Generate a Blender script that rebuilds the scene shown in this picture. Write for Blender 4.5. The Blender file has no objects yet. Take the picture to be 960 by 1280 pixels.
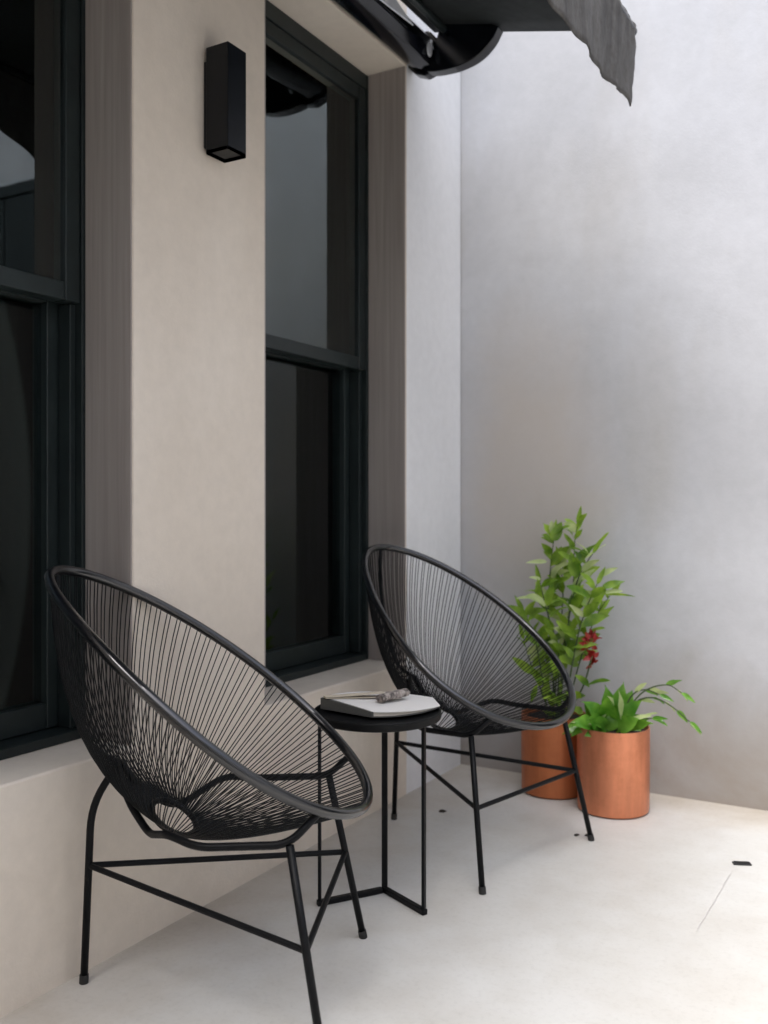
import bpy, bmesh, math, random
from mathutils import Vector, Matrix, noise
random.seed(7)
PI = math.pi
scene = bpy.context.scene
C = scene.collection

# ------------------------------------------------------------------ helpers
F_PX, CX, CY = 1177.0, 480.0, 630.0            # the lens, used to read real positions off known planes
CAM = Vector((1.565, 0, 1.0))
FW = Vector((-0.5030, 0.8643, 0)); RT = Vector((0.8643, 0.5030, 0)); UP = Vector((0, 0, 1))

def ray(px, py):
    return FW + RT * ((px - CX) / F_PX) - UP * ((py - CY) / F_PX)

def at_y(px, py, y):
    d = ray(px, py); return CAM + d * ((y - CAM.y) / d.y)

def at_x(px, py, x):
    d = ray(px, py); return CAM + d * ((x - CAM.x) / d.x)

def at_z(px, py, z=0.0):
    d = ray(px, py); return CAM + d * ((z - CAM.z) / d.z)

def link(o, parent=None):
    C.objects.link(o)
    if parent is not None:
        o.parent = parent
    return o

def tag(o, label=None, cat=None, group=None, kind=None):
    if label: o['label'] = label
    if cat: o['category'] = cat
    if group: o['group'] = group
    if kind: o['kind'] = kind
    return o

def empty(name, loc=(0, 0, 0), rz=0.0):
    o = bpy.data.objects.new(name, None)
    o.empty_display_size = 0.1
    o.location = loc; o.rotation_euler = (0, 0, rz)
    return link(o)

def obj(name, bm, mat, parent=None, smooth=True, bevel=0.0, seg=2, angle=35):
    bmesh.ops.recalc_face_normals(bm, faces=bm.faces)
    me = bpy.data.meshes.new(name)
    bm.to_mesh(me); bm.free()
    me.materials.append(mat)
    o = bpy.data.objects.new(name, me)
    link(o, parent)
    if smooth:
        for p in me.polygons: p.use_smooth = True
        me.set_sharp_from_angle(angle=math.radians(angle))
    if bevel > 0:
        b = o.modifiers.new('Bevel', 'BEVEL'); b.width = bevel; b.segments = seg
        b.limit_method = 'ANGLE'; b.angle_limit = math.radians(35); b.harden_normals = True
    return o

def box(bm, x0, x1, y0, y1, z0, z1, M=None):
    vs = [bm.verts.new((x, y, z)) for x in (x0, x1) for y in (y0, y1) for z in (z0, z1)]
    for f in ((0, 1, 3, 2), (4, 6, 7, 5), (0, 4, 5, 1), (2, 3, 7, 6), (0, 2, 6, 4), (1, 5, 7, 3)):
        bm.faces.new([vs[i] for i in f])
    if M is not None:
        for v in vs: v.co = M @ v.co
    return vs

def smooth_path(pts, n=6, closed=False):
    """Catmull-Rom through the points."""
    P = [Vector(p) for p in pts]; out = []; N = len(P)
    rng = range(N if closed else N - 1)
    for i in rng:
        if closed:
            a, b, c, d = P[i - 1], P[i], P[(i + 1) % N], P[(i + 2) % N]
        else:
            b, c = P[i], P[i + 1]
            a = P[i - 1] if i > 0 else b * 2 - c
            d = P[i + 2] if i + 2 < N else c * 2 - b
        for k in range(n):
            t = k / n
            out.append(0.5 * ((2 * b) + (c - a) * t + (2 * a - 5 * b + 4 * c - d) * t * t + (3 * b - a - 3 * c + d) * t ** 3))
    if not closed: out.append(P[-1])
    return out

def fillet(pts, r=0.03, n=6):
    """Polyline with rounded corners, the way a bent rod runs."""
    P = [Vector(p) for p in pts]; out = [P[0]]
    for i in range(1, len(P) - 1):
        a, b, c = P[i - 1], P[i], P[i + 1]
        u = (a - b); v = (c - b); rr = min(r, u.length * .45, v.length * .45)
        s = b + u.normalized() * rr; e = b + v.normalized() * rr
        for k in range(n + 1):
            t = k / n
            out.append(s * (1 - t) ** 2 + b * 2 * t * (1 - t) + e * t * t)
    out.append(P[-1])
    return out

def tube(bm, pts, r, seg=10, closed=False, flat=None, cap=True):
    """Round (or flattened) tube along a path; r is a number or a list."""
    P = [Vector(p) for p in pts]; N = len(P)
    rad = r if isinstance(r, (list, tuple)) else [r] * N
    T = []
    for i in range(N):
        if closed: t = P[(i + 1) % N] - P[i - 1]
        else: t = P[min(i + 1, N - 1)] - P[max(i - 1, 0)]
        T.append(t.normalized())
    up = Vector((0, 0, 1)) if abs(T[0].z) < .9 else Vector((1, 0, 0))
    nrm = (up - T[0] * up.dot(T[0])).normalized(); Ns = [nrm]
    for i in range(1, N):
        ax = T[i - 1].cross(T[i])
        if ax.length > 1e-9:
            nrm = Matrix.Rotation(T[i - 1].angle(T[i]), 3, ax.normalized()) @ nrm
        Ns.append(nrm.copy())
    tw = 0.0
    if closed:
        ax = T[-1].cross(T[0]); n2 = Ns[-1]
        if ax.length > 1e-9: n2 = Matrix.Rotation(T[-1].angle(T[0]), 3, ax.normalized()) @ n2
        tw = math.atan2(n2.cross(Ns[0]).dot(T[0]), n2.dot(Ns[0]))
    rings = []
    for i in range(N):
        n = Matrix.Rotation(tw * i / N, 3, T[i]) @ Ns[i] if closed else Ns[i]
        b = T[i].cross(n); ring = []
        for k in range(seg):
            a = 2 * PI * k / seg + PI / seg
            ring.append(bm.verts.new(P[i] + (n * math.cos(a) + b * math.sin(a) * (flat or 1)) * rad[i]))
        rings.append(ring)
    for i in range(N if closed else N - 1):
        A, B = rings[i], rings[(i + 1) % N]
        for k in range(seg):
            bm.faces.new((A[k], A[(k + 1) % seg], B[(k + 1) % seg], B[k]))
    if not closed and cap:
        bm.faces.new(rings[0][::-1]); bm.faces.new(rings[-1])

def lathe(bm, prof, c=(0, 0, 0), seg=64, close=False):
    c = Vector(c); rings = []
    for r, z in prof:
        if r < 1e-6: rings.append([bm.verts.new(c + Vector((0, 0, z)))])
        else: rings.append([bm.verts.new(c + Vector((r * math.cos(2 * PI * k / seg), r * math.sin(2 * PI * k / seg), z))) for k in range(seg)])
    pairs = list(zip(rings, rings[1:])) + ([(rings[-1], rings[0])] if close else [])
    for A, B in pairs:
        for k in range(seg):
            k2 = (k + 1) % seg
            if len(A) == 1 and len(B) == 1: continue
            if len(A) == 1: bm.faces.new((A[0], B[k2], B[k]))
            elif len(B) == 1: bm.faces.new((A[k], A[k2], B[0]))
            else: bm.faces.new((A[k], A[k2], B[k2], B[k]))

def prism(bm, poly, axis_vec):
    """Extrude a planar outline by a vector."""
    a = [bm.verts.new(p) for p in poly]; b = [bm.verts.new(Vector(p) + Vector(axis_vec)) for p in poly]
    bm.faces.new(a); bm.faces.new(b[::-1])
    for i in range(len(a)):
        j = (i + 1) % len(a); bm.faces.new((a[i], b[i], b[j], a[j]))

# ------------------------------------------------------------------ materials
def nt(name):
    m = bpy.data.materials.new(name); m.use_nodes = True
    t = m.node_tree; return m, t, t.nodes['Principled BSDF'], t.nodes['Material Output']

def add(t, typ, **kw):
    n = t.nodes.new(typ)
    for k, v in kw.items():
        if k in n.inputs.keys(): n.inputs[k].default_value = v
        else: setattr(n, k, v)
    return n

def pos(t, scale=(1, 1, 1)):
    g = t.nodes.new('ShaderNodeTexCoord'); mp = t.nodes.new('ShaderNodeMapping')
    mp.inputs['Scale'].default_value = scale
    t.links.new(g.outputs['Object'], mp.inputs['Vector']); return mp.outputs['Vector']

def nz(t, vec, scale, detail=4, rough=.55, dist=0.0):
    n = add(t, 'ShaderNodeTexNoise', Scale=scale, Detail=detail, Roughness=rough, Distortion=dist)
    t.links.new(vec, n.inputs['Vector']); return n.outputs['Fac']

def ramp(t, fac, stops):
    r = t.nodes.new('ShaderNodeValToRGB'); e = r.color_ramp.elements
    while len(e) < len(stops): e.new(.5)
    for k, (p, c) in enumerate(stops):
        e[k].position = p; e[k].color = tuple(c) + (1,)
    t.links.new(fac, r.inputs['Fac']); return r.outputs['Color']

def mixc(t, fac, a, b, mode='MIX'):
    m = t.nodes.new('ShaderNodeMix'); m.data_type = 'RGBA'; m.blend_type = mode
    if isinstance(fac, (int, float)): m.inputs['Factor'].default_value = fac
    else: t.links.new(fac, m.inputs['Factor'])
    for s, v in (('A', a), ('B', b)):
        i = [q for q in m.inputs if q.name == s and q.type == 'RGBA'][0]
        if isinstance(v, tuple): i.default_value = v + (1,) if len(v) == 3 else v
        else: t.links.new(v, i)
    return [o for o in m.outputs if o.type == 'RGBA'][0]

def bump(t, b, h, strength, dist):
    n = add(t, 'ShaderNodeBump', Strength=strength, Distance=dist)
    t.links.new(h, n.inputs['Height']); t.links.new(n.outputs['Normal'], b.inputs['Normal'])

def simple(name, col, rough=.5, metal=0.0, var=.12, scale=30, bstr=0.0, bscale=200, spec=.5, coat=0):
    m, t, b, o = nt(name); v = pos(t)
    f = nz(t, v, scale)
    lo = tuple(c * (1 - var) for c in col); hi = tuple(min(1, c * (1 + var)) for c in col)
    t.links.new(ramp(t, f, [(.3, lo), (.7, hi)]), b.inputs['Base Color'])
    b.inputs['Metallic'].default_value = metal; b.inputs['Specular IOR Level'].default_value = spec
    r = t.nodes.new('ShaderNodeMapRange'); r.inputs['To Min'].default_value = rough * .85; r.inputs['To Max'].default_value = min(1, rough * 1.2)
    t.links.new(nz(t, v, scale * 1.7), r.inputs['Value']); t.links.new(r.outputs['Result'], b.inputs['Roughness'])
    if coat: b.inputs['Coat Weight'].default_value = coat
    if bstr: bump(t, b, nz(t, v, bscale, 3), bstr, .002)
    return m

def plaster(name, dark, light, stain, bstr=.25):
    m, t, b, o = nt(name)
    v = pos(t); vs = pos(t, (1, 1, .35))
    base = ramp(t, nz(t, v, 1.3, 5, .55, .4), [(.32, dark), (.68, light)])
    streak = nz(t, vs, 2.2, 4, .6)
    fac = add(t, 'ShaderNodeMapRange'); fac.inputs['From Min'].default_value = .5; fac.inputs['From Max'].default_value = .75
    fac.inputs['To Max'].default_value = .55
    t.links.new(streak, fac.inputs['Value'])
    c = mixc(t, fac.outputs['Result'], base, stain)
    fine = ramp(t, nz(t, v, 26, 6, .65), [(.3, (.93, .93, .93)), (.7, (1, 1, 1))])
    c = mixc(t, 1.0, c, fine, 'MULTIPLY')
    t.links.new(c, b.inputs['Base Color'])
    b.inputs['Roughness'].default_value = .8; b.inputs['Specular IOR Level'].default_value = .25
    h = t.nodes.new('ShaderNodeMath'); h.operation = 'ADD'
    t.links.new(nz(t, v, 9, 4, .5), h.inputs[0]); t.links.new(nz(t, v, 120, 4, .6), h.inputs[1])
    bump(t, b, h.outputs[0], bstr, .002)
    return m

Y_BACK = 3.28
M_wall = plaster('beige_plaster', (.66, .585, .495), (.73, .66, .575), (.60, .53, .45), .3)
M_back = plaster('grey_plaster', (.405, .41, .425), (.535, .545, .57), (.40, .385, .36), .22)
# rising damp and splashed dirt along its foot, and a broad taupe patch where render was mended
t = M_back.node_tree; b = t.nodes['Principled BSDF']
old = b.inputs['Base Color'].links[0].from_socket
v = pos(t); sep = t.nodes.new('ShaderNodeSeparateXYZ'); t.links.new(v, sep.inputs[0])
h = t.nodes.new('ShaderNodeMath'); h.operation = 'MULTIPLY_ADD'; h.inputs[1].default_value = .9
t.links.new(nz(t, v, 2.6, 5, .6, .5), h.inputs[0]); t.links.new(sep.outputs['Z'], h.inputs[2])
damp = ramp(t, h.outputs[0], [(.42, (1, 1, 1)), (.95, (0, 0, 0))])
c = mixc(t, damp, old, (.33, .30, .27))
d2 = t.nodes.new('ShaderNodeVectorMath'); d2.operation = 'SUBTRACT'; t.links.new(v, d2.inputs[0]); d2.inputs[1].default_value = (.28, 3.28, 1.1)
d3 = t.nodes.new('ShaderNodeVectorMath'); d3.operation = 'MULTIPLY'; t.links.new(d2.outputs[0], d3.inputs[0]); d3.inputs[1].default_value = (1.9, 0, 1.05)
ln = t.nodes.new('ShaderNodeVectorMath'); ln.operation = 'LENGTH'; t.links.new(d3.outputs[0], ln.inputs[0])
h2 = t.nodes.new('ShaderNodeMath'); h2.operation = 'MULTIPLY_ADD'; h2.inputs[1].default_value = .6
t.links.new(nz(t, v, 2.2, 5, .55, .6), h2.inputs[0]); t.links.new(ln.outputs['Value'], h2.inputs[2])
patch = ramp(t, h2.outputs[0], [(.55, (.65, .65, .65)), (1.0, (0, 0, 0))])
c = mixc(t, patch, c, (.53, .47, .405))
t.links.new(c, b.inputs['Base Color'])

# pale cement floor with a faint joint, scuffs and stains
M_floor, t, b, o = nt('pale_cement')
v = pos(t)
c = ramp(t, nz(t, v, 1.1, 5, .6, .6), [(.3, (.505, .500, .482)), (.72, (.575, .582, .572))])
c = mixc(t, 1.0, c, ramp(t, nz(t, v, 7, 6, .65), [(.28, (.91, .895, .875)), (.6, (1, 1, 1))]), 'MULTIPLY')
c = mixc(t, 1.0, c, ramp(t, nz(t, v, 1.8, 5, .6, .3), [(.3, (.93, .91, .885)), (.62, (1, 1, 1))]), 'MULTIPLY')
c = mixc(t, 1.0, c, ramp(t, nz(t, v, 75, 4, .7), [(.25, (.9, .9, .9)), (.5, (1, 1, 1))]), 'MULTIPLY')
t.links.new(c, b.inputs['Base Color'])
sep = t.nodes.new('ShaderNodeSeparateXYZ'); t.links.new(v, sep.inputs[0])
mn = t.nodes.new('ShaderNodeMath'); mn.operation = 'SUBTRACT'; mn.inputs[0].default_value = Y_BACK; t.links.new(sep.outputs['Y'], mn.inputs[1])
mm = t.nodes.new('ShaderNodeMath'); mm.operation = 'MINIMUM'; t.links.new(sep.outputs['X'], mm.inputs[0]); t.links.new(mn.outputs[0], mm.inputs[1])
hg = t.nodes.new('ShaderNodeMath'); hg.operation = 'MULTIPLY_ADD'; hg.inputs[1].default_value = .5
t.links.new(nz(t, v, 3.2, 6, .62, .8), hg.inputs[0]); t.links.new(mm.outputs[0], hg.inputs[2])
gr = ramp(t, hg.outputs[0], [(.20, (.80, .73, .66)), (.36, (.93, .89, .85)), (.52, (1, 1, 1))])  # warm brown darkening towards both walls, broken up by noise
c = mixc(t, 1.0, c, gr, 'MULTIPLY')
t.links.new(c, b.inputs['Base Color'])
t.links.new(ramp(t, nz(t, v, 4, 4), [(.3, (.42,) * 3), (.7, (.62,) * 3)]), b.inputs['Roughness'])
b.inputs['Specular IOR Level'].default_value = .35
bump(t, b, nz(t, v, 40, 5, .6), .12, .002)

M_white2 = plaster('white_paint', (.74,.74,.74),(.8,.8,.8),(.7,.7,.7))
M_pier = plaster('pale_grey_pier', (.72, .722, .728), (.78, .782, .79), (.68, .68, .68), .25)
M_lining, t, b, o = nt('taupe_boards')
v = pos(t, (9, 9, .25))
t.links.new(ramp(t, nz(t, v, 6, 4, .6), [(.3, (.27, .235, .215)), (.7, (.36, .32, .295))]), b.inputs['Base Color'])
b.inputs['Roughness'].default_value = .75
bump(t, b, nz(t, v, 6, 4), .2, .002)
M_joint = simple('floor_joint', (.55, .545, .535), .8)
M_frame = simple('painted_window_frame', (.012, .018, .018), .4, var=.2, scale=12, spec=.4)
M_black = simple('black_powder_coat', (.004, .0045, .0055), .45, var=.25, scale=60, bstr=.05, bscale=700, spec=.16)
M_table = simple('satin_black_tabletop', (.004, .0045, .005), .5, var=.25, scale=30, bstr=.05, bscale=500, spec=.15)
M_rim = simple('black_gloss_tube', (.003, .0035, .005), .35, var=.25, scale=40, spec=.2, coat=.8)
b_ = M_rim.node_tree.nodes['Principled BSDF']; b_.inputs['Coat IOR'].default_value = 1.7; b_.inputs['Coat Roughness'].default_value = .06
M_cord = simple('black_vinyl_cord', (.004, .005, .006), .45, var=.3, scale=50, spec=.15)
M_rubber = simple('black_rubber', (.012, .012, .012), .7)
M_lamp = simple('matt_black_lamp', (.004, .0055, .008), .35, var=.2, scale=25, spec=.3)
M_lens = simple('frosted_lens', (.012, .012, .012), .5)
M_awn = simple('dark_canvas', (.009, .013, .013), .8, var=.25, scale=14, bstr=.25, bscale=500)
M_awnmetal = simple('black_awning_metal', (.003, .004, .007), .16, var=.25, scale=14, spec=.5)
M_alu = simple('pale_aluminium', (.70, .73, .78), .4, metal=.3, var=.06)
M_soil = simple('dark_soil', (.02, .014, .010), .95, var=.6, scale=90, bstr=1.0, bscale=140)
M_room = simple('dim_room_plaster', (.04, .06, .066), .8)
M_curtain = simple('dark_curtain', (.02, .034, .038), .85, var=.25, scale=30)
M_blind = simple('pale_blind', (.72, .70, .68), .8, var=.05)
M_darktrim = simple('dark_trim', (.01, .01, .01), .6)
M_cover = simple('grey_book_cloth', (.085, .085, .078), .75, var=.08, scale=200, bstr=.2, bscale=900)
M_white = simple('white_coated_paper', (.78, .765, .735), .4, var=.02, scale=10)
M_kraft = simple('cream_card', (.52, .46, .36), .8, var=.06, scale=40)

# page block: fine paper edge lines
M_pages, t, b, o = nt('page_edges')
v = pos(t, (1, 1, 1))
w = add(t, 'ShaderNodeTexWave', wave_type='BANDS', bands_direction='Z', Scale=260.0, Distortion=1.5, Detail=2)
t.links.new(v, w.inputs['Vector'])
t.links.new(ramp(t, w.outputs['Fac'], [(0, (.50, .46, .39)), (1, (.66, .62, .54))]), b.inputs['Base Color'])
b.inputs['Roughness'].default_value = .8

# mottled grey-brown cloth
M_cloth, t, b, o = nt('mottled_taupe_cloth')
v = pos(t)
t.links.new(ramp(t, nz(t, v, 55, 3, .6, 1.0), [(.38, (.07, .06, .055)), (.5, (.22, .19, .17)), (.64, (.38, .34, .31))]), b.inputs['Base Color'])
b.inputs['Roughness'].default_value = .85
bump(t, b, nz(t, v, 300, 3), .4, .002)

# weathered valance fabric
M_val, t, b, o = nt('weathered_valance')
v = pos(t); vs = pos(t, (4, 4, .6))
c = ramp(t, nz(t, vs, 5, 5, .6, .3), [(.3, (.055, .052, .05)), (.7, (.13, .125, .12))])
c = mixc(t, 1.0, c, ramp(t, nz(t, v, 60, 5, .7), [(.3, (.72, .68, .62)), (.6, (1, 1, 1))]), 'MULTIPLY')
t.links.new(c, b.inputs['Base Color']); b.inputs['Roughness'].default_value = .9
bump(t, b, nz(t, v, 400, 3), .3, .001)

def copper(name, col, metal, rough):
    m, t, b, o = nt(name)
    v = pos(t, (1, 1, .12)); v2 = pos(t)
    c = ramp(t, nz(t, v, 22, 4, .6), [(.3, tuple(x * .82 for x in col)), (.7, tuple(min(1, x * 1.1) for x in col))])
    c = mixc(t, 1.0, c, ramp(t, nz(t, v2, 14, 5, .7), [(.3, (.86, .82, .78)), (.55, (1, 1, 1))]), 'MULTIPLY')
    t.links.new(c, b.inputs['Base Color'])
    b.inputs['Metallic'].default_value = metal
    t.links.new(ramp(t, nz(t, v, 40, 3), [(.3, (rough * .8,) * 3), (.7, (rough * 1.25,) * 3)]), b.inputs['Roughness'])
    bump(t, b, nz(t, v, 60, 3), .12, .001)
    return m
M_copper = copper('brushed_copper', (.70, .27, .145), .75, .38)
M_terra = copper('dull_copper', (.50, .16, .06), .4, .5)

def leafmat(name, dark, light, rough=.35, trans=.35):
    m, t, b, o = nt(name)
    v = pos(t)
    col = ramp(t, nz(t, v, 16, 3, .5), [(.32, dark), (.68, light)])
    t.links.new(col, b.inputs['Base Color']); b.inputs['Roughness'].default_value = rough
    tr = t.nodes.new('ShaderNodeBsdfTranslucent')
    t.links.new(mixc(t, 1.0, col, (1.0, 1.0, .55), 'MULTIPLY'), tr.inputs['Color'])
    mx = t.nodes.new('ShaderNodeMixShader'); mx.inputs[0].default_value = trans
    t.links.new(b.outputs[0], mx.inputs[1]); t.links.new(tr.outputs[0], mx.inputs[2])
    t.links.new(mx.outputs[0], o.inputs['Surface'])
    bump(t, b, nz(t, v, 90, 3), .15, .002)
    return m
M_leaf = leafmat('mid_green_leaf', (.09, .21, .02), (.36, .54, .07), .35, .45)
M_leafb = leafmat('glossy_green_leaf', (.06, .23, .02), (.24, .50, .07), .2, .4)
M_pale = leafmat('pale_leaf', (.34, .46, .18), (.58, .66, .34), .35)
M_stem = simple('dark_green_stem', (.05, .085, .025), .6)
M_brown = simple('brown_stalk', (.22, .12, .075), .8)
M_red = leafmat('red_petal', (.24, .010, .008), (.42, .025, .02), .4, .25)
M_dry = simple('dry_leaf', (.03, .022, .016), .9)
M_metal = simple('dark_drain_metal', (.012, .012, .013), .5)

# window glass: clear sheet that reflects by angle
def glass(name, ior, tint):
    m, t, b, o = nt(name)
    t.nodes.remove(b)
    fr = add(t, 'ShaderNodeFresnel', IOR=ior)
    tr = add(t, 'ShaderNodeBsdfTransparent', Color=tint + (1,))
    gl = add(t, 'ShaderNodeBsdfGlossy', Roughness=.015, Color=(.90, 1, 1, 1))
    mx = t.nodes.new('ShaderNodeMixShader')
    t.links.new(fr.outputs[0], mx.inputs[0]); t.links.new(tr.outputs[0], mx.inputs[1]); t.links.new(gl.outputs[0], mx.inputs[2])
    t.links.new(mx.outputs[0], o.inputs['Surface'])
    return m
M_glass = glass('upper_glass', 2.1, (.75, .8, .8))
M_glass2 = glass('lower_screened_glass', 1.58, (.5, .55, .55))

# ------------------------------------------------------------------ setting
Y_BACK = 3.28
bm = bmesh.new()
g = 24.0
vs = [bm.verts.new(p) for p in ((-g, -g, 0), (g, -g, 0), (g, g, 0), (-g, g, 0))]
bm.faces.new(vs)
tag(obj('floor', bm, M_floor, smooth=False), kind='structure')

# building wall with two recessed window openings, one sheet extruded back
W1, W2 = (.77, 1.559), (2.049, 2.841)
ZS, ZT = .452, 2.509
ys = [-2.348, W1[0], W1[1], W2[0], W2[1], Y_BACK - .002]
zs = [-.05, ZS, ZT, 3.3]
bm = bmesh.new()
grid = {}
for i, y in enumerate(ys):
    for k, z in enumerate(zs):
        for d, x in enumerate((0.0, -.32)): grid[i, k, d] = bm.verts.new((x, y, z))
def solid(i, k): return 0 <= i < 5 and 0 <= k < 3 and not (k == 1 and i in (1, 3))
for i in range(5):
    for k in range(3):
        if not solid(i, k): continue
        bm.faces.new([grid[q + (0,)] for q in ((i, k), (i + 1, k), (i + 1, k + 1), (i, k + 1))])
        bm.faces.new([grid[q + (1,)] for q in ((i, k), (i, k + 1), (i + 1, k + 1), (i + 1, k))])
        for (di, dk, a, c) in ((-1, 0, (i, k), (i, k + 1)), (1, 0, (i + 1, k), (i + 1, k + 1)), (0, -1, (i, k), (i + 1, k)), (0, 1, (i, k + 1), (i + 1, k + 1))):
            if not solid(i + di, k + dk):
                bm.faces.new([grid[a + (0,)], grid[c + (0,)], grid[c + (1,)], grid[a + (1,)]])
wall = obj('building_wall', bm, M_wall, smooth=True, bevel=.006, seg=3)
wall.data.materials.append(M_pier)                     # the end pier gets a paler grey colour
for p in wall.data.polygons:
    if p.center.y > W2[1] + .001 and p.normal.x > .9: p.material_index = 1
tag(wall, 'warm beige plaster wall with two deep window recesses on the left', 'wall')

bm = bmesh.new()
box(bm, -.32, 7.0, Y_BACK, Y_BACK + .25, -.05, 4.2)
tag(obj('courtyard_wall', bm, M_back, bevel=.006), 'mottled grey rendered end wall behind the potted plants', 'wall')

# unseen wall added behind the viewer to limit light from that side
bm = bmesh.new()
box(bm, -.32, 7.0, -2.6, -2.35, -.05, 4.2)
tag(obj('courtyard_wall', bm, M_wall, bevel=.006), 'unseen beige plaster wall added behind the viewer to limit light', 'wall')

bm = bmesh.new()
box(bm, 4.4, 4.6, -2.348, Y_BACK - .002, -.05, 4.2)  # unseen wall opposite the windows, added to bounce light onto them
tag(obj('courtyard_wall', bm, M_white2, bevel=.006), 'unseen white wall added opposite the windows to bounce light back', 'wall')

# room behind the windows
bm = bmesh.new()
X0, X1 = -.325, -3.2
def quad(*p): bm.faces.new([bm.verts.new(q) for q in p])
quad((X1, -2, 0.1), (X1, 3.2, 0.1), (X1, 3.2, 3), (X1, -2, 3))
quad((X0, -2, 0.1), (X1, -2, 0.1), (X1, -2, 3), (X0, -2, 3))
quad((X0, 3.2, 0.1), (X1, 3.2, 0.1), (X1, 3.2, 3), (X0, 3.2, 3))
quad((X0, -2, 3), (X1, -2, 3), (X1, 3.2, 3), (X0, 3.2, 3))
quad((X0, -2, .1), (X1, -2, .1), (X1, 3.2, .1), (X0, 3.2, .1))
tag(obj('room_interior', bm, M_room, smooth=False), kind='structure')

# ------------------------------------------------------------------ sash windows
def rect_frame(bm, x0, x1, y0, y1, z0, z1, st, top, bot):
    box(bm, x0, x1, y0, y0 + st, z0, z1); box(bm, x0, x1, y1 - st, y1, z0, z1)
    box(bm, x0 + .0015, x1 - .0015, y0 + st, y1 - st, z1 - top, z1)
    box(bm, x0 + .0015, x1 - .0015, y0 + st, y1 - st, z0, z0 + bot)

def make_window(y0, y1, label):
    yc = (y0 + y1) / 2; h = (y1 - y0) / 2 - .002
    w = empty('sash_window', (-.15, yc, ZS + .001))
    tag(w, label, 'window', 'sash windows in the beige wall')
    H = ZT - ZS - .003; mid = 1.489 - ZS
    bm = bmesh.new(); rect_frame(bm, -.13, 0, -h, h, 0, H, .012, .052, .022)
    obj('window_frame', bm, M_frame, w, bevel=.002)
    bm = bmesh.new(); rect_frame(bm, -.047, -.004, -h + .014, h - .014, mid - .022, H - .054, .042, .045, .043)
    us = obj('upper_sash', bm, M_frame, w, bevel=.003)
    bm = bmesh.new(); box(bm, -.020, -.014, -h + .052, h - .052, mid + .018, H - .095)
    obj('glass_pane', bm, M_glass, us, smooth=False)
    bm = bmesh.new(); rect_frame(bm, -.108, -.062, -h + .014, h - .014, .024, mid + .018, .046, .04, .06)
    ls = obj('lower_sash', bm, M_frame, w, bevel=.003)
    bm = bmesh.new(); box(bm, -.088, -.082, -h + .056, h - .056, .08, mid - .018)
    obj('glass_pane', bm, M_glass2, ls, smooth=False)
    # taupe boards lining the recess
    for nm, q in (('jamb_lining', (.001, .147, h - .003, h + .001, .001, H)), ('jamb_lining', (.001, .147, -h - .001, -h + .003, .001, H))):
        bm = bmesh.new(); box(bm, *q); obj(nm, bm, M_lining, w, bevel=.001)
    # sash guides in the jambs
    for s in (-1, 1):
        bm = bmesh.new(); ya = s * (h - .013); yb = s * (h - .030)
        box(bm, -.060, -.020, min(ya, yb), max(ya, yb), .024, mid - .024)
        obj('sash_guide', bm, M_frame, w, bevel=.002)
    return w
make_window(*W1, 'dark framed sash window behind the chair nearest the camera, cut off by the left picture edge')
make_window(*W2, 'dark framed sash window between the pillar with the lamp and the end wall')

# curtain inside the second window
bm = bmesh.new()
rows = []
for k in range(61):
    u = k / 60; y = 2.47 + .36 * u
    x = -.36 + .022 * math.sin(u * 2 * PI * 6.5) + .006 * math.sin(u * 31)
    rows.append((bm.verts.new((x, y, .50)), bm.verts.new((x + .004 * math.sin(u * 17), y, 1.45))))
for a, c2 in zip(rows, rows[1:]): bm.faces.new((a[0], c2[0], c2[1], a[1]))
cu = obj('curtain', bm, M_curtain, angle=180)
so = cu.modifiers.new('Solidify', 'SOLIDIFY'); so.thickness = .003
tag(cu, 'dark pleated half curtain hanging inside the window beside the end wall', 'curtain')

# unseen dark door added right of the view for the near window to mirror
dr_ = empty('added_dark_door', (2.3, Y_BACK - .001, 0)); tag(dr_, 'unseen dark double door added in the end wall for the near window to mirror', 'door')
bm = bmesh.new(); box(bm, -.72, -.66, -.03, 0, .002, 2.66); box(bm, .66, .72, -.03, 0, .002, 2.66); box(bm, -.66, .66, -.029, 0, 2.60, 2.66)
obj('door_frame', bm, M_frame, dr_, bevel=.003)
for sg in (-1, 1):
    bm = bmesh.new(); box(bm, min(sg * .004, sg * .656), max(sg * .004, sg * .656), -.022, 0, .012, 2.595); dl = obj('door_leaf', bm, M_frame, dr_, bevel=.003)
    bm = bmesh.new()
    for z0, z1 in ((.18, 1.0), (1.14, 2.45)): box(bm, min(sg * .10, sg * .56), max(sg * .10, sg * .56), -.028, -.0225, z0, z1)
    obj('door_panel', bm, M_frame, dl, bevel=.004)
    bm = bmesh.new(); tube(bm, fillet([(sg * .05, -.024, .95), (sg * .05, -.06, .95), (sg * .05, -.06, 1.15), (sg * .05, -.024, 1.15)], .02), .008, 8); obj('handle', bm, M_alu, dl)

# ------------------------------------------------------------------ wall lamp
lamp = empty('wall_lamp', (0, 1.8275, 1.864))
tag(lamp, 'slim black box lamp mounted high on the beige pillar', 'wall lamp')
bm = bmesh.new(); box(bm, 0, .012, -.030, .028, .02, .235); obj('back_plate', bm, M_lamp, lamp, bevel=.002)
bm = bmesh.new()
box(bm, .0125, .082, -.0355, .0355, 0, .265)
low = [f for f in bm.faces if abs(f.normal.z) > -2 and all(v.co.z < .001 for v in f.verts)]
r = bmesh.ops.inset_region(bm, faces=low, thickness=.005, depth=0)
bmesh.ops.translate(bm, verts=list({v for f in low for v in f.verts}), vec=(0, 0, .012))
obj('lamp_housing', bm, M_lamp, lamp, bevel=.0015)
bm = bmesh.new(); box(bm, .020, .074, -.028, .028, .008, .0115); obj('lamp_lens', bm, M_lens, lamp)

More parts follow.
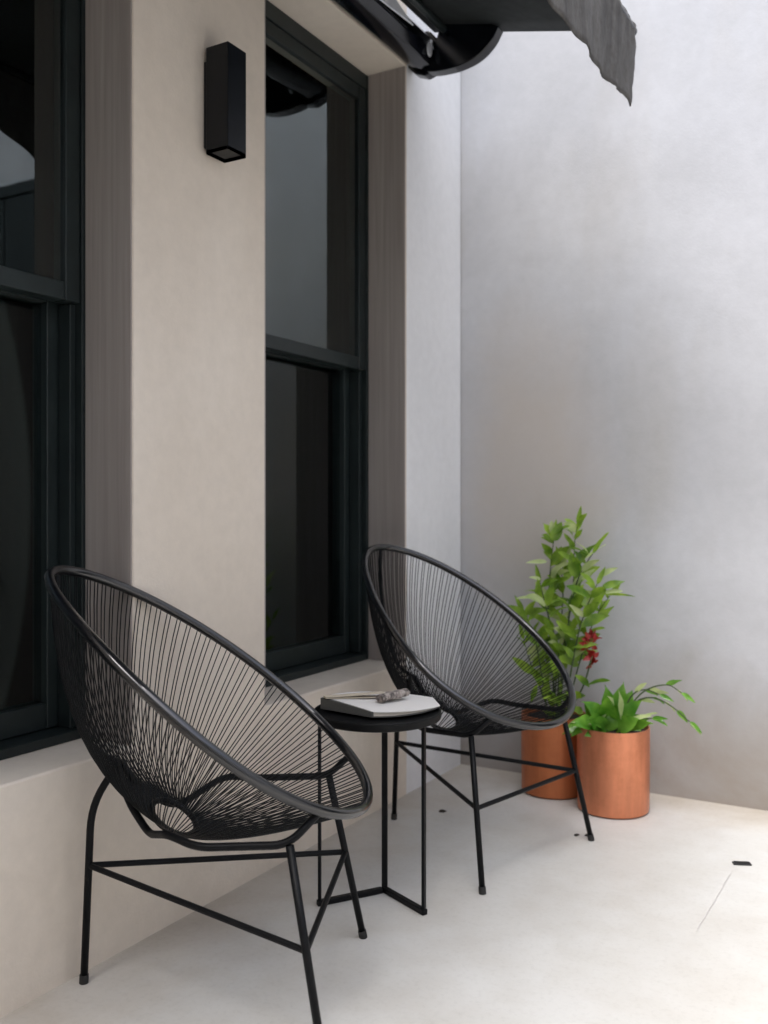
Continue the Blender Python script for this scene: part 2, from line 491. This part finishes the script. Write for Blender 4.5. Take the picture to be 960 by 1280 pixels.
# ------------------------------------------------------------------ awning
AY = 2.88
aw = empty('window_awning', (0, AY, 2.5))
tag(aw, 'dark retractable awning with a ragged hanging valance above the windows', 'awning')
def L(p): return Vector(p) - Vector((0, AY, 2.5))
bm = bmesh.new()
sect = [(.004, 2.512), (.03, 2.492), (.065, 2.478), (.10, 2.486), (.118, 2.515), (.112, 2.56), (.08, 2.60), (.03, 2.615), (.004, 2.61)]
prism(bm, [L((x, AY - .035, z)) for x, z in sect], (0, -2.75, 0))
obj('cassette', bm, M_awnmetal, aw, bevel=.004)
bm = bmesh.new()
sect2 = [(.002, 2.505), (.03, 2.477), (.068, 2.462), (.108, 2.472), (.130, 2.51), (.122, 2.57), (.085, 2.612), (.002, 2.625)]
prism(bm, [L((x, AY - .033, z)) for x, z in sect2], (0, .043, 0))
ec = obj('end_cap', bm, M_awnmetal, aw, bevel=.005)
bm = bmesh.new()  # pale oval modelled as a glint near the cassette end
bmesh.ops.create_uvsphere(bm, u_segments=16, v_segments=10, radius=.5)
for v_ in bm.verts: v_.co = Vector((v_.co.x * .010, v_.co.y * .034, v_.co.z * .046)) + L((.119, AY - .095, 2.512))
obj('cassette_glint', bm, M_alu, ec)
# folded arm hanging below the canopy edge at the end
bm = bmesh.new()
arm = [at_y(x, y, AY - .02) for x, y in ((541, 96), (556, 95), (580, 89), (603, 77), (620, 59), (630, 40), (600, 30), (560, 30))]
arm = smooth_path(arm[:6], 6) + arm[6:]
prism(bm, [L(p) for p in arm], (0, -.045, 0)); obj('arm_cover', bm, M_awnmetal, aw, bevel=.004)
# pale sliver standing in for a highlight on the wall bar
bm = bmesh.new()
prism(bm, [L(p) for p in ((.124, 2.66, 2.535), (.138, 2.2, 2.49), (.150, 2.2, 2.575), (.136, 2.45, 2.57))], (.004, 0, .002))
obj('bar_highlight', bm, M_alu, aw, bevel=.001)
bm = bmesh.new(); tube(bm, [L((.165, 2.80, 2.575)), L((.165, .2, 2.575))], .012, 10); obj('roller_bar', bm, M_frame, aw)
# canopy
bm = bmesh.new(); nx, ny = 14, 28; G = []
for i in range(nx + 1):
    u = i / nx; row = []
    for j in range(ny + 1):
        v_ = j / ny
        z = 2.622 - .165 * u - .012 * math.sin(PI * u) * math.sin(PI * min(1, v_ * 3)) 
        row.append(bm.verts.new(L((.09 + .68 * u, AY - 2.65 * v_, z))))
    G.append(row)
for i in range(nx):
    for j in range(ny): bm.faces.new((G[i][j], G[i + 1][j], G[i + 1][j + 1], G[i][j + 1]))
cn = obj('canopy', bm, M_awn, aw); s_ = cn.modifiers.new('Solidify', 'SOLIDIFY'); s_.thickness = .004
bm = bmesh.new(); tube(bm, [L((.768, AY + .008, 2.452)), L((.768, AY - 2.65, 2.452))], .016, 12); fb = obj('front_bar', bm, M_awnmetal, aw)
# valance
hem = sorted(((AY - at_x(x, y, .775).y, at_x(x, y, .775).z) for x, y in ((781, 116), (771, 108), (756, 93), (740, 76), (722, 55), (705, 35), (694, 14))))
def hem_z(q):
    if q > hem[-1][0]: return hem[-1][1] + .085 * min(1, (q - hem[-1][0]) / .25)
    if q <= hem[0][0]: return hem[0][1]
    for (a0, z0), (a1, z1) in zip(hem, hem[1:]):
        if q <= a1: return z0 + (z1 - z0) * (q - a0) / (a1 - a0)
    return hem[-1][1]
bm = bmesh.new(); nz_, ny = 16, 130; G = []
for j in range(ny + 1):
    q = 2.65 * (j / ny) ** 1.25; y = AY - q; row = []
    bot = hem_z(q) + .001 * noise.noise((q * 40, 0, 3))
    for i in range(nz_ + 1):
        u = i / nz_
        x = .783 + u * (.010 * math.sin(q * 13 + .8) + .004 * math.sin(q * 41)) - .026 * u * math.exp(-(q / .2) ** 2) + .004 * noise.noise((q * 30, u * 6, 0))
        edge = max(0, 1 - j / 3)
        yy = y + edge * (.006 * noise.noise((u * 9, 2, 0)) + .014 * math.sin(u * 2.6) - .012 * math.exp(-((u - .1) / .07) ** 2))
        row.append(bm.verts.new(L((x, yy, 2.462 + (bot - 2.462) * u))))
    G.append(row)
for j in range(ny):
    for i in range(nz_): bm.faces.new((G[j][i], G[j][i + 1], G[j + 1][i + 1], G[j + 1][i]))
va = obj('valance', bm, M_val, aw, angle=180); s_ = va.modifiers.new('Solidify', 'SOLIDIFY'); s_.thickness = .004

# ------------------------------------------------------------------ string chairs
RC, TH, RA, RB, RE, RK, RK2 = Vector((-.0538, 0, .6294)), .651, .4002, .2853, -.1976, .0086, -.0137
UU = Vector((-math.cos(TH), 0, math.sin(TH))); NN = Vector((math.sin(TH), 0, math.cos(TH)))
def rim_pt(s):
    c, si = math.cos(s), math.sin(s)
    return RC + UU * (RA * c) + Vector((0, RB * si * (1 + RE * c), 0)) + NN * (RK * si * si + RK2 * c ** 3)

HUB = Vector((-.128, 0, .352)); HN = Vector((.56, 0, .83)).normalized(); HU = Vector((-.83, 0, .56)).normalized()
def hub_pt(s, r=1.0):
    return HUB + HU * (.052 * r * math.cos(s)) + Vector((0, .060 * r * math.sin(s), 0))

def cord_path(s, n=12, jit=0.0):
    P = rim_pt(s); H = hub_pt(s)
    c = math.cos(s)
    k = .075 + .05 * c if c > 0 else .075 + .03 * c
    ctrl = P * .42 + H * .58 - NN * k * 1.15 - Vector((.025 * max(c, 0), 0, 0))
    ctrl.y *= 1.12
    return [P * (1 - t) ** 2 + ctrl * (2 * t * (1 - t)) + H * t * t for t in [q / n for q in range(n + 1)]]

def make_chair():
    root = empty('string_chair', (0, 0, 0))
    bm = bmesh.new(); tube(bm, [rim_pt(2 * PI * k / 120) for k in range(120)], .0108, 14, closed=True)
    obj('rim', bm, M_rim, root, angle=180)
    # one continuous cord laced between rim and hub
    bm = bmesh.new(); rnd = random.Random(3)
    N = 180
    for k in range(N):
        s = 2 * PI * (k + .25 + (.12 if k % 2 else -.12) + rnd.uniform(-.10, .10)) / N
        tube(bm, cord_path(s), .00125, 5, cap=False)
    obj('cord_seat', bm, M_cord, root, angle=180)
    bm = bmesh.new(); tube(bm, [hub_pt(2 * PI * k / 40) for k in range(40)], .0065, 10, closed=True)
    obj('hub_ring', bm, M_black, root, angle=180)
    # cradle rods that carry the basket
    for sgn in (-1, 1):
        bm = bmesh.new()
        pts = fillet([(-.246, sgn * .010, .462), (-.212, sgn * .035, .392), (-.150, sgn * .085, .346), (-.075, sgn * .190, .385), (-.012, sgn * .220, .374),
                      (.157, sgn * .217, .384), (.213, sgn * .190, .441)], .03)
        tube(bm, pts, .0075, 10); obj('cradle_rod', bm, M_black, root, angle=180)
    bm = bmesh.new()
    bp = cord_path(0.0, 20)
    pts = smooth_path([(-.246, 0, .462)] + [p - HN * .004 - Vector((.007, 0, 0)) for p in bp[12:1:-3]] + [rim_pt(0.0)], 4)
    tube(bm, pts, .006, 10); obj('back_rod', bm, M_black, root, angle=180)
    # legs, each with a rubber foot
    legs = [fillet([(-.322, 0, .004), (-.306, 0, .372), (-.243, 0, .468)], .06),
            [Vector((.232, -.264, .004)), Vector((.160, -.219, .384))],
            [Vector((.232, .264, .004)), Vector((.160, .219, .384))]]
    for pts in legs:
        bm = bmesh.new(); tube(bm, pts, .0078, 12); lg = obj('leg', bm, M_black, root, angle=180)
        d = (Vector(pts[1]) - Vector(pts[0])).normalized(); a = Vector(pts[0])
        bm = bmesh.new(); tube(bm, [a - d * .004, a + d * .014], .0095, 12); obj('rubber_foot', bm, M_rubber, lg)
    zst = .205
    def on(p, q): t_ = (zst - p.z) / (q.z - p.z); return p + (q - p) * t_
    A = Vector((-.3115, 0, .246)); B = on(legs[1][0], legs[1][1]); Cc = on(legs[2][0], legs[2][1])
    for p, q in ((A, B), (A, Cc), (B, Cc)):
        bm = bmesh.new(); tube(bm, [p, q], .0062, 10); obj('stretcher', bm, M_black, root)
    return root

def copy_tree(o, parent=None):
    c_ = o.copy(); C.objects.link(c_); c_.parent = parent
    for ch in list(o.children): copy_tree(ch, c_)
    return c_

chair = make_chair()
chair.location = (.328, 1.5164, 0); chair.rotation_euler = (0, 0, .4231)
tag(chair, 'black corded basket chair nearest the camera, in front of the near window', 'chair', 'black string chairs by the wall')
ch2 = copy_tree(chair)
ch2.location = (.4031, 2.5247, 0); ch2.rotation_euler = (0, 0, -.2312)
ch2['label'] = 'black corded basket chair beyond the side table, beside the copper plant pots'

# ------------------------------------------------------------------ side table
tb = empty('side_table', (.374, 2.014, 0))
tag(tb, 'small round black side table with thin bar legs between the two chairs', 'side table')
bm = bmesh.new()
lathe(bm, [(0, .468), (.150, .468), (.157, .471), (.159, .476), (.159, .488), (.157, .490), (.154, .489), (.153, .483), (0, .483)], seg=96)
obj('tabletop', bm, M_table, tb, angle=40)
lp = [Vector((.247, 1.946, 0)), Vector((.346, 2.098, 0)), Vector((.495, 2.031, 0))]
lp = [p - Vector((.374, 2.014, 0)) for p in lp]
for p in lp:
    q = p.copy()
    bm = bmesh.new()
    ang = math.atan2(q.y, q.x)
    M = Matrix.Translation((q.x, q.y, 0)) @ Matrix.Rotation(ang, 4, 'Z')
    box(bm, -.004, .004, -.0075, .0075, .0145 if q is not lp[1] else .0145, .4675, M)
    obj('leg', bm, M_black, tb, bevel=.0015)
for p, q in ((lp[0], lp[1]), (lp[1], lp[2])):
    d = q - p; M = Matrix.Translation(p) @ Matrix.Rotation(math.atan2(d.y, d.x), 4, 'Z')
    bm = bmesh.new(); box(bm, -.006, d.length + .006 if q is lp[2] else d.length - .008, -.0075, .0075, .0, .0142, M)
    obj('base_bar', bm, M_black, tb, bevel=.002)

# ------------------------------------------------------------------ book and things on it
bz = .4905
P0 = at_z(402, 886, bz); P1 = at_z(465, 897, bz)         # the spine edge
d = (P1 - P0); yaw = math.atan2(d.y, d.x)
bk = empty('soft_book', (P0.x, P0.y, bz))
tag(bk, 'thick grey spined book with a curved white cover on the black side table', 'book')
def bez3(a, b, c_, t_): return a * (1 - t_) ** 2 + b * 2 * t_ * (1 - t_) + c_ * t_ * t_
q_ = lambda x, y: at_z(x, y, bz) - Vector((P0.x, P0.y, bz))
BA, BB, BC_ = q_(403, 885), q_(452, 868), q_(541, 874)
FA, FB, FC = q_(467, 897), q_(522, 897), q_(550, 884)
def hh(u, v_): return (.023 - .014 * u ** 1.3) * (1 - v_ ** 1.4) + .005
def slab(bm, v0, v1, zlo, zhi, nu=14, nv=24, inset=0.0):
    T, B_ = [], []
    for i in range(nu + 1):
        u = inset + (1 - 2 * inset) * i / nu; rt, rb = [], []
        for j in range(nv + 1):
            v_ = v0 + (v1 - v0) * j / nv
            p = bez3(BA, BB, BC_, v_).lerp(bez3(FA, FB, FC, v_), u)
            rt.append(bm.verts.new(p + UP * zhi(u, v_))); rb.append(bm.verts.new(p + UP * zlo(u, v_)))
        T.append(rt); B_.append(rb)
    for i in range(nu):
        for j in range(nv):
            bm.faces.new((T[i][j], T[i + 1][j], T[i + 1][j + 1], T[i][j + 1])); bm.faces.new((B_[i][j], B_[i][j + 1], B_[i + 1][j + 1], B_[i + 1][j]))
    for i in range(nu):
        bm.faces.new((T[i][0], B_[i][0], B_[i + 1][0], T[i + 1][0])); bm.faces.new((T[i][nv], T[i + 1][nv], B_[i + 1][nv], B_[i][nv]))
    for j in range(nv):
        bm.faces.new((T[0][j], T[0][j + 1], B_[0][j + 1], B_[0][j])); bm.faces.new((T[nu][j], B_[nu][j], B_[nu][j + 1], T[nu][j + 1]))
bm = bmesh.new(); slab(bm, -.022, 0, lambda u, v_: .0, lambda u, v_: hh(u, 0) - .0012, 14, 1); obj('spine', bm, M_cover, bk, angle=30)
bm = bmesh.new(); slab(bm, .001, 1.0, lambda u, v_: .0, lambda u, v_: .0022); obj('back_cover', bm, M_cover, bk, angle=30)
bm = bmesh.new(); slab(bm, .001, .975, lambda u, v_: .0024, lambda u, v_: hh(u, v_) - .0022, inset=.02); obj('page_block', bm, M_pages, bk, angle=30)
bm = bmesh.new(); slab(bm, .0005, 1.0, lambda u, v_: hh(u, v_) - .002, lambda u, v_: hh(u, v_)); obj('front_cover', bm, M_white, bk, angle=30)

# ------------------------------------------------------------------ pots
def make_pot(x, y, r, h, mat, label):
    p = empty('plant_pot', (x, y, 0)); tag(p, label, 'plant pot', 'copper plant pots by the end wall')
    bm = bmesh.new()
    lathe(bm, [(0, .002), (r * .93, .002), (r * .975, .006), (r * .985, .014), (r, h * .5), (r * 1.0, h - .004), (r * .995, h), (r * .965, h), (r * .96, h - .004), (r * .955, h - .07), (0, h - .07)], seg=96)
    obj('pot_body', bm, mat, p, angle=40)
    bm = bmesh.new(); rings = 9; seg = 40; prev = None
    c0 = bm.verts.new((0, 0, h - .012))
    for i in range(1, rings + 1):
        rr = r * .953 * i / rings
        cur = [bm.verts.new((rr * math.cos(2 * PI * k / seg), rr * math.sin(2 * PI * k / seg),
               h - .018 + .014 * noise.noise((rr * 40 * math.cos(2 * PI * k / seg), rr * 40 * math.sin(2 * PI * k / seg), x * 10)))) for k in range(seg)]
        for k in range(seg):
            if prev is None: bm.faces.new((c0, cur[k], cur[(k + 1) % seg]))
            else: bm.faces.new((prev[k], cur[k], cur[(k + 1) % seg], prev[(k + 1) % seg]))
        prev = cur
    obj('soil', bm, M_soil, p, angle=180)
    return p
PX, PY, PR, PH = .661, 3.048, .1165, .275
QX, QY, QR, QH = .425, 3.135, .112, .272
make_pot(PX, PY, PR, PH, M_copper, 'bright brushed copper pot, the nearer one, holding the low broad leaved plant')
make_pot(QX, QY, QR, QH, M_terra, 'duller orange copper pot half hidden behind the far chair')

# ------------------------------------------------------------------ plants
def leaf(bm, base, direction, length, width, droop=.3, roll=0.0, fold=.25, n=8, tipw=.0, shape=1.0, stalk=0.0):
    d = Vector(direction).normalized()
    side = d.cross(Vector((.42, -.72, .55)))
    if side.length < .05: side = Vector((1, 0, 0))
    side.normalize(); side = Matrix.Rotation(roll, 3, d) @ side
    nrm = side.cross(d).normalized()
    p = Vector(base); cur = d.copy(); L_, Mid, R_ = [], [], []
    ax = side
    for k in range(n + 1):
        u = k / n
        if u < stalk: w = .0018
        else:
            q = (u - stalk) / (1 - stalk)
            w = width * .5 * (math.sin(PI * min(1, q ** (.72 * shape))) ** .85 * (1 - .12 * q)) + .0006
        nn = ax.cross(cur).normalized()
        off = nn * (fold * w)
        wav = .08 * width * math.sin(u * 9 + roll * 5)
        L_.append(bm.verts.new(p + ax * w + off + nn * wav)); Mid.append(bm.verts.new(p)); R_.append(bm.verts.new(p - ax * w + off - nn * wav))
        p = p + cur * (length / n)
        cur = (cur + Vector((0, 0, -1)) * droop / n * (0.4 + 1.6 * u)).normalized()
    for k in range(n):
        bm.faces.new((L_[k], Mid[k], Mid[k + 1], L_[k + 1])); bm.faces.new((Mid[k], R_[k], R_[k + 1], Mid[k + 1]))
    return p

def w_dir(a, e=0.0, toward=0.0):
    """direction from an angle in the picture plane (0 = right, 90 = up), with some lean toward the viewer"""
    v_ = RT * math.cos(math.radians(a)) + UP * math.sin(math.radians(a)) - FW * toward
    return v_.normalized()

rnd = random.Random(11)
# --- tall plant
tp = empty('leafy_plant', (QX, QY, QH - .02)); tag(tp, 'tall slender plant with upright stems and a red flower in the duller pot', 'plant', 'potted plants by the end wall')
o0 = Vector((QX, QY, QH - .02))
stem_bm, leaf_bm, pale_bm = bmesh.new(), bmesh.new(), bmesh.new()
def at_d(px, py, back=0.0):
    return at_y(px, py, QY - .02 + back)
stems = [
    ([(697, 905), (704, 830), (711, 772), (724, 722), (741, 690)], 0.0, .0045),
    ([(690, 905), (690, 840), (684, 770), (687, 715), (691, 672)], .04, .0042),
    ([(694, 905), (697, 820), (684, 765), (674, 728)], -.03, .0038),
    ([(702, 905), (718, 810), (733, 765), (748, 730)], -.04, .0038),
    ([(698, 905), (706, 800), (716, 735), (718, 680), (722, 655)], .05, .0032),
    ([(704, 905), (728, 820), (745, 770), (764, 744)], .02, .003),
    ([(686, 905), (674, 830), (666, 790), (655, 765)], -.05, .003),
    ([(692, 905), (700, 790), (703, 735), (700, 705)], .07, .0032),
    ([(690, 905), (672, 850), (662, 822), (655, 800)], .0, .003),
]
for pts, back, r0 in stems:
    P = smooth_path([at_d(x, y, back) + Vector((rnd.uniform(-.004, .004), rnd.uniform(-.01, .01), 0)) for x, y in pts], 6)
    n = len(P)
    tube(stem_bm, [p - o0 for p in P], [r0 * (1 - .65 * i / (n - 1)) for i in range(n)], 7)
    k = 0
    for i in range(5, n, 2):
        u = i / n; k += 1
        for rep in range(1 if rnd.random() < .2 else 2):
            a = rnd.choice((1, -1)) * rnd.uniform(15, 62)
            dr = w_dir(90 - a, 0, rnd.uniform(-.35, .75))
            Ls = rnd.uniform(.06, .118) * (1.12 - .3 * u)
            tgt = pale_bm if rnd.random() < .2 else leaf_bm
            leaf(tgt, P[i] - o0, dr, Ls, Ls * rnd.uniform(.26, .40), rnd.uniform(.2, 1.0), rnd.uniform(-1.0, 1.0), .3, 7, stalk=.08)
    leaf(leaf_bm, P[-1] - o0, (P[-1] - P[-3]), .065, .017, .1, rnd.uniform(-.5, .5), .5, 7)
# larger lower foliage behind the chair rim
for k in range(36):
    x = rnd.uniform(662, 738); y = rnd.uniform(785, 900)
    b0 = at_d(x, y, rnd.uniform(-.06, .06)); b0.y = min(b0.y, 3.22)
    leaf(leaf_bm, b0 - o0, w_dir(rnd.uniform(10, 170), 0, rnd.uniform(-.2, .8)), rnd.uniform(.06, .11), rnd.uniform(.02, .038), rnd.uniform(.3, 1.2), rnd.uniform(-1.2, 1.2), .3, 7, stalk=.1)
# a few signature leaves: curled bright top leaf, yellow side tips, the long right blade
for (x, y, a, l, w, pale) in ((691, 676, 70, .075, .04, 0), (690, 672, 120, .06, .035, 0), (693, 668, 35, .06, .034, 0), (690, 668, 95, .05, .028, 1), (684, 702, 178, .075, .015, 1), (676, 724, 165, .045, .013, 1),
                              (672, 747, 176, .08, .014, 1), (746, 742, 2, .125, .010, 0), (741, 692, 58, .09, .020, 0), (674, 752, 96, .085, .026, 0), (684, 757, 78, .085, .03, 0),
                              (737, 768, 62, .11, .03, 0), (720, 722, 100, .09, .04, 0), (752, 735, 22, .08, .026, 0), (730, 700, 40, .09, .014, 1), (748, 720, 30, .07, .02, 1), (757, 741, 10, .06, .02, 1)):
    leaf(pale_bm if pale else leaf_bm, at_d(x, y, -.03) - o0, w_dir(a, 0, rnd.uniform(0, .3)), l, w, .25, rnd.uniform(-.9, .9), .3, 9)
obj('stems', stem_bm, M_stem, tp, angle=180)
obj('foliage', leaf_bm, M_leaf, tp, angle=180)
tag(obj('pale_foliage', pale_bm, M_pale, tp, angle=180))
# flower spike and brown stalk
bm = bmesh.new()
fc = at_d(741, 800, -.03)
for k in range(46):
    u = rnd.random()
    b0 = fc + RT * rnd.uniform(-.024, .016) * (1.1 - .7 * u) + UP * (.012 - .10 * u) + FW * .02 - FW * rnd.uniform(-.01, .02)
    leaf(bm, b0 - o0, w_dir(rnd.uniform(20, 200), 0, rnd.uniform(0, 1)), rnd.uniform(.02, .036), rnd.uniform(.012, .02), .6, rnd.uniform(-1.5, 1.5), .4, 5)
obj('flower', bm, M_red, tp, angle=180)
bm = bmesh.new()
tube(bm, smooth_path([at_d(704, 900, 0) - o0, at_d(728, 860, -.03) - o0, at_d(740, 820, -.03) - o0], 5), .003, 7)
obj('flower_stem', bm, M_stem, tp, angle=180)

# --- low broad leaved plant
lp_ = empty('leafy_plant', (PX, PY, PH - .02)); tag(lp_, 'low plant with broad glossy leaves and arching shoots in the bright copper pot', 'plant', 'potted plants by the end wall')
o1 = Vector((PX, PY, PH - .02))
lb, pb_, sb = bmesh.new(), bmesh.new(), bmesh.new()
def at_p(px, py, back=0.0): return at_y(px, py, PY + back)
broad = [(765, 908, 80, .155, .062), (762, 910, 100, .145, .06), (770, 908, 62, .13, .052), (757, 912, 128, .125, .055), (752, 912, 148, .13, .05), (775, 910, 45, .11, .048),
         (760, 914, 165, .10, .045), (768, 914, 28, .10, .042), (764, 914, 112, .09, .05), (770, 914, 70, .085, .05), (756, 914, 140, .09, .045), (778, 912, 88, .10, .042),
         (748, 914, 110, .11, .04), (762, 916, 85, .065, .05), (772, 916, 120, .075, .04), (751, 910, 172, .115, .032)]
broad += [(762, 914, 95, .16, .07), (758, 914, 118, .15, .068), (768, 914, 72, .15, .066), (750, 914, 140, .14, .062), (774, 914, 52, .14, .058), (746, 914, 158, .13, .058),
          (764, 916, 84, .12, .07), (755, 916, 125, .11, .064), (771, 916, 60, .11, .06)]
for k, (x, y, a, l, w) in enumerate(broad):
    leaf(lb, at_p(x, y, rnd.uniform(-.05, .04)) - o1, w_dir(a, 0, rnd.uniform(-.1, .75)), l, w, rnd.uniform(.5, 1.3), rnd.uniform(-.7, .7), .28, 10, stalk=.12)
for (x, y, a, l, w) in ((741, 916, 68, .085, .022), (776, 900, 98, .12, .028), (768, 884, 118, .055, .024), (782, 905, 35, .09, .022), (745, 905, 160, .10, .028)):
    leaf(pb_, at_p(x, y, -.05) - o1, w_dir(a, 0, .35), l, w, .6, rnd.uniform(-.8, .8), .3, 9)
shoots = [[(775, 912), (792, 880), (815, 872), (838, 882), (862, 902)], [(772, 912), (788, 872), (806, 862), (824, 868)], [(770, 912), (800, 868), (832, 856), (852, 866)], [(778, 914), (795, 900), (815, 898)]]
for si, pts in enumerate(shoots):
    P = smooth_path([at_p(x, y, -.01 * si) for x, y in pts], 6); n = len(P)
    tube(sb, [p - o1 for p in P], [.0032 * (1 - .5 * i / (n - 1)) for i in range(n)], 7)
    for i in range(8, n, 4):
        leaf(pb_ if (i % 8 == 0) else lb, P[i] - o1, (P[i] - P[i - 1]).normalized() + w_dir(rnd.choice((60, -50)), 0, .2) * .7, rnd.uniform(.04, .065), rnd.uniform(.011, .018), .5, rnd.uniform(-1, 1), .3, 7)
    leaf(lb, P[-1] - o1, P[-1] - P[-3], .05, .014, .2, .3, .5, 7)
obj('broad_leaves', lb, M_leafb, lp_, angle=180)
obj('pale_leaves', pb_, M_pale, lp_, angle=180)
obj('shoots', sb, M_stem, lp_, angle=180)

# ------------------------------------------------------------------ small things
# cream card and rolled cloth lying on the book
ctop = bz + .0285
a0 = at_z(404, 871, ctop); a1 = at_z(480, 866, ctop); dd = a1 - a0
cd = empty('card', (a0.x, a0.y, ctop), math.atan2(dd.y, dd.x)); cd.rotation_euler.y = math.radians(2.6)
cd.name = 'folded_card'
tag(cd, 'cream folded card lying on the white book', 'card')
bm = bmesh.new(); box(bm, 0, dd.length, -.028, .0, 0, .0018); obj('lower_flap', bm, M_kraft, cd, bevel=.0005)
bm = bmesh.new(); M = Matrix.Translation((0, 0, .0022)) @ Matrix.Rotation(math.radians(-3), 4, 'Y')
box(bm, 0, dd.length * .97, -.027, -.001, 0, .0018, M); obj('upper_flap', bm, M_kraft, cd, bevel=.0005)

c0_ = at_z(474, 874, ctop); c1_ = at_z(508, 866, ctop); ax = (c1_ - c0_)
bm = bmesh.new()
n = 26; seg = 22; rings = []
axn = ax.normalized(); sd = axn.cross(UP).normalized()
for i in range(n + 1):
    u = i / n; p = ax * u; ring = []
    base = .0125 * (.86 + .14 * math.sin(PI * u)) * (1 + .08 * math.sin(u * 22))
    for k in range(seg):
        a = 2 * PI * k / seg
        rr = base * (1 + .10 * noise.noise((u * 6, math.cos(a) * 1.5, math.sin(a) * 1.5)) + .07 * math.sin(5 * a + u * 7))
        z = rr * math.sin(a) * .85 + .0112
        ring.append(bm.verts.new(p + sd * (rr * 1.15 * math.cos(a)) + Vector((0, 0, max(z, 0.0006)))))
    rings.append(ring)
for A, B in zip(rings, rings[1:]):
    for k in range(seg): bm.faces.new((A[k], A[(k + 1) % seg], B[(k + 1) % seg], B[k]))
for ring, sg in ((rings[0], -1), (rings[-1], 1)):
    cc = sum((v_.co for v_ in ring), Vector()) / seg
    inner = [bm.verts.new(cc + (v_.co - cc) * .55 - axn * sg * .003) for v_ in ring]
    for k in range(seg): bm.faces.new((ring[k], ring[(k + 1) % seg], inner[(k + 1) % seg], inner[k]))
    bm.faces.new(inner)
cl = obj('rolled_cloth', bm, M_cloth, angle=60); cl.location = (c0_.x, c0_.y, bz + .0190)
tag(cl, 'small mottled taupe rolled cloth on top of the white book', 'cloth')

# black slot in the floor at right
q0 = at_z(916, 1080); q1 = at_z(939, 1081); dq = q1 - q0
ds = empty('floor_drain', (q0.x, q0.y, 0), math.atan2(dq.y, dq.x)); tag(ds, 'small black slot drain set in the pale floor near the end wall', 'drain')
bm = bmesh.new(); box(bm, 0, dq.length, -.010, .012, .0005, .004); obj('drain_rim', bm, M_metal, ds, bevel=.0015)
bm = bmesh.new()
for k in range(3): box(bm, .004, dq.length - .004, -.006 + k * .006, -.003 + k * .006, .0042, .006)
obj('drain_bars', bm, M_rubber, ds, bevel=.0005)

# scraps on the floor
def scrap(px, py, s, seed, label):
    p = at_z(px, py); bm = bmesh.new(); r_ = random.Random(seed)
    leaf(bm, (-s * .5, 0, .003), (1, r_.uniform(-.3, .3), .12), s, s * .42, .3, .5, .5, 6)
    o_ = obj('dry_leaf', bm, M_dry, angle=180); o_.location = p; o_.rotation_euler = (0, 0, r_.uniform(-.5, 1))
    tag(o_, label, 'leaf', 'dry leaf scraps on the floor')
    sm = o_.modifiers.new('Solidify', 'SOLIDIFY'); sm.thickness = .0008
scrap(553, 1015, .026, 1, 'dark dry leaf scrap on the floor behind the side table legs')
scrap(721, 1045, .018, 5, 'paler crumpled leaf scrap by the front foot of the far chair, left one')
scrap(733, 1045, .014, 8, 'tiny leaf scrap touching the front foot of the far chair, right one')

# faint joint line in the slab
j0, j1 = at_z(914, 1092), at_z(872, 1162)
bm = bmesh.new(); dj = (j1 - j0); sj = dj.cross(UP).normalized() * .0013
pts = [j0 + dj * (k / 12) + sj * rnd.uniform(-1.2, 1.2) for k in range(13)]
va_ = [(bm.verts.new(p + sj * .6 + UP * .004), bm.verts.new(p - sj * .6 + UP * .004)) for p in pts]
for a, b_ in zip(va_, va_[1:]): bm.faces.new((a[0], a[1], b_[1], b_[0]))
tag(obj('floor_crack', bm, M_joint, smooth=False), kind='structure')

# ------------------------------------------------------------------ light
SUN_EL, SUN_AZ = math.radians(71), math.radians(191)      # azimuth from +Y clockwise: from behind the viewer
w = bpy.data.worlds.new("World"); scene.world = w; w.use_nodes = True
t = w.node_tree; bg = t.nodes['Background']
sky = t.nodes.new('ShaderNodeTexSky'); sky.sky_type = 'NISHITA'; sky.sun_disc = False
sky.sun_elevation = SUN_EL; sky.sun_rotation = SUN_AZ; sky.air_density = 1.0; sky.dust_density = 4.0; sky.ozone_density = 1.0
hs = t.nodes.new('ShaderNodeHueSaturation'); hs.inputs['Saturation'].default_value = .62      # a thin overcast
t.links.new(sky.outputs[0], hs.inputs['Color']); t.links.new(hs.outputs[0], bg.inputs['Color']); bg.inputs['Strength'].default_value = .15
sd_ = bpy.data.lights.new('sun', 'SUN'); sd_.energy = .95; sd_.angle = math.radians(38); sd_.color = (1, .985, .96)
so_ = bpy.data.objects.new('sun', sd_); C.objects.link(so_)
dirv = Vector((math.sin(SUN_AZ) * math.cos(SUN_EL), math.cos(SUN_AZ) * math.cos(SUN_EL), math.sin(SUN_EL)))
so_.rotation_euler = dirv.to_track_quat('Z', 'Y').to_euler(); so_.location = dirv * 20

# ------------------------------------------------------------------ camera
cd_ = bpy.data.cameras.new('camera'); cam = bpy.data.objects.new('camera', cd_); C.objects.link(cam)
cd_.sensor_fit = 'VERTICAL'; cd_.sensor_height = 36.0; cd_.sensor_width = 27.0
cd_.lens = 36.0 * F_PX / 1280.0; cd_.shift_y = -10.0 / 1280.0
cd_.clip_start = .05; cd_.clip_end = 200
cam.location = CAM
cam.rotation_euler = (-FW).to_track_quat('Z', 'Y').to_euler()
cd_.dof.use_dof = True; cd_.dof.focus_distance = 2.05; cd_.dof.aperture_fstop = 3.2
scene.camera = cam
vsx = scene.view_settings
vsx.view_transform = 'Standard'; vsx.look = 'None'; vsx.gamma = 1.0; vsx.use_curve_mapping = False
vsx.exposure = 1.56
scene.render.resolution_x = 768; scene.render.resolution_y = 1024
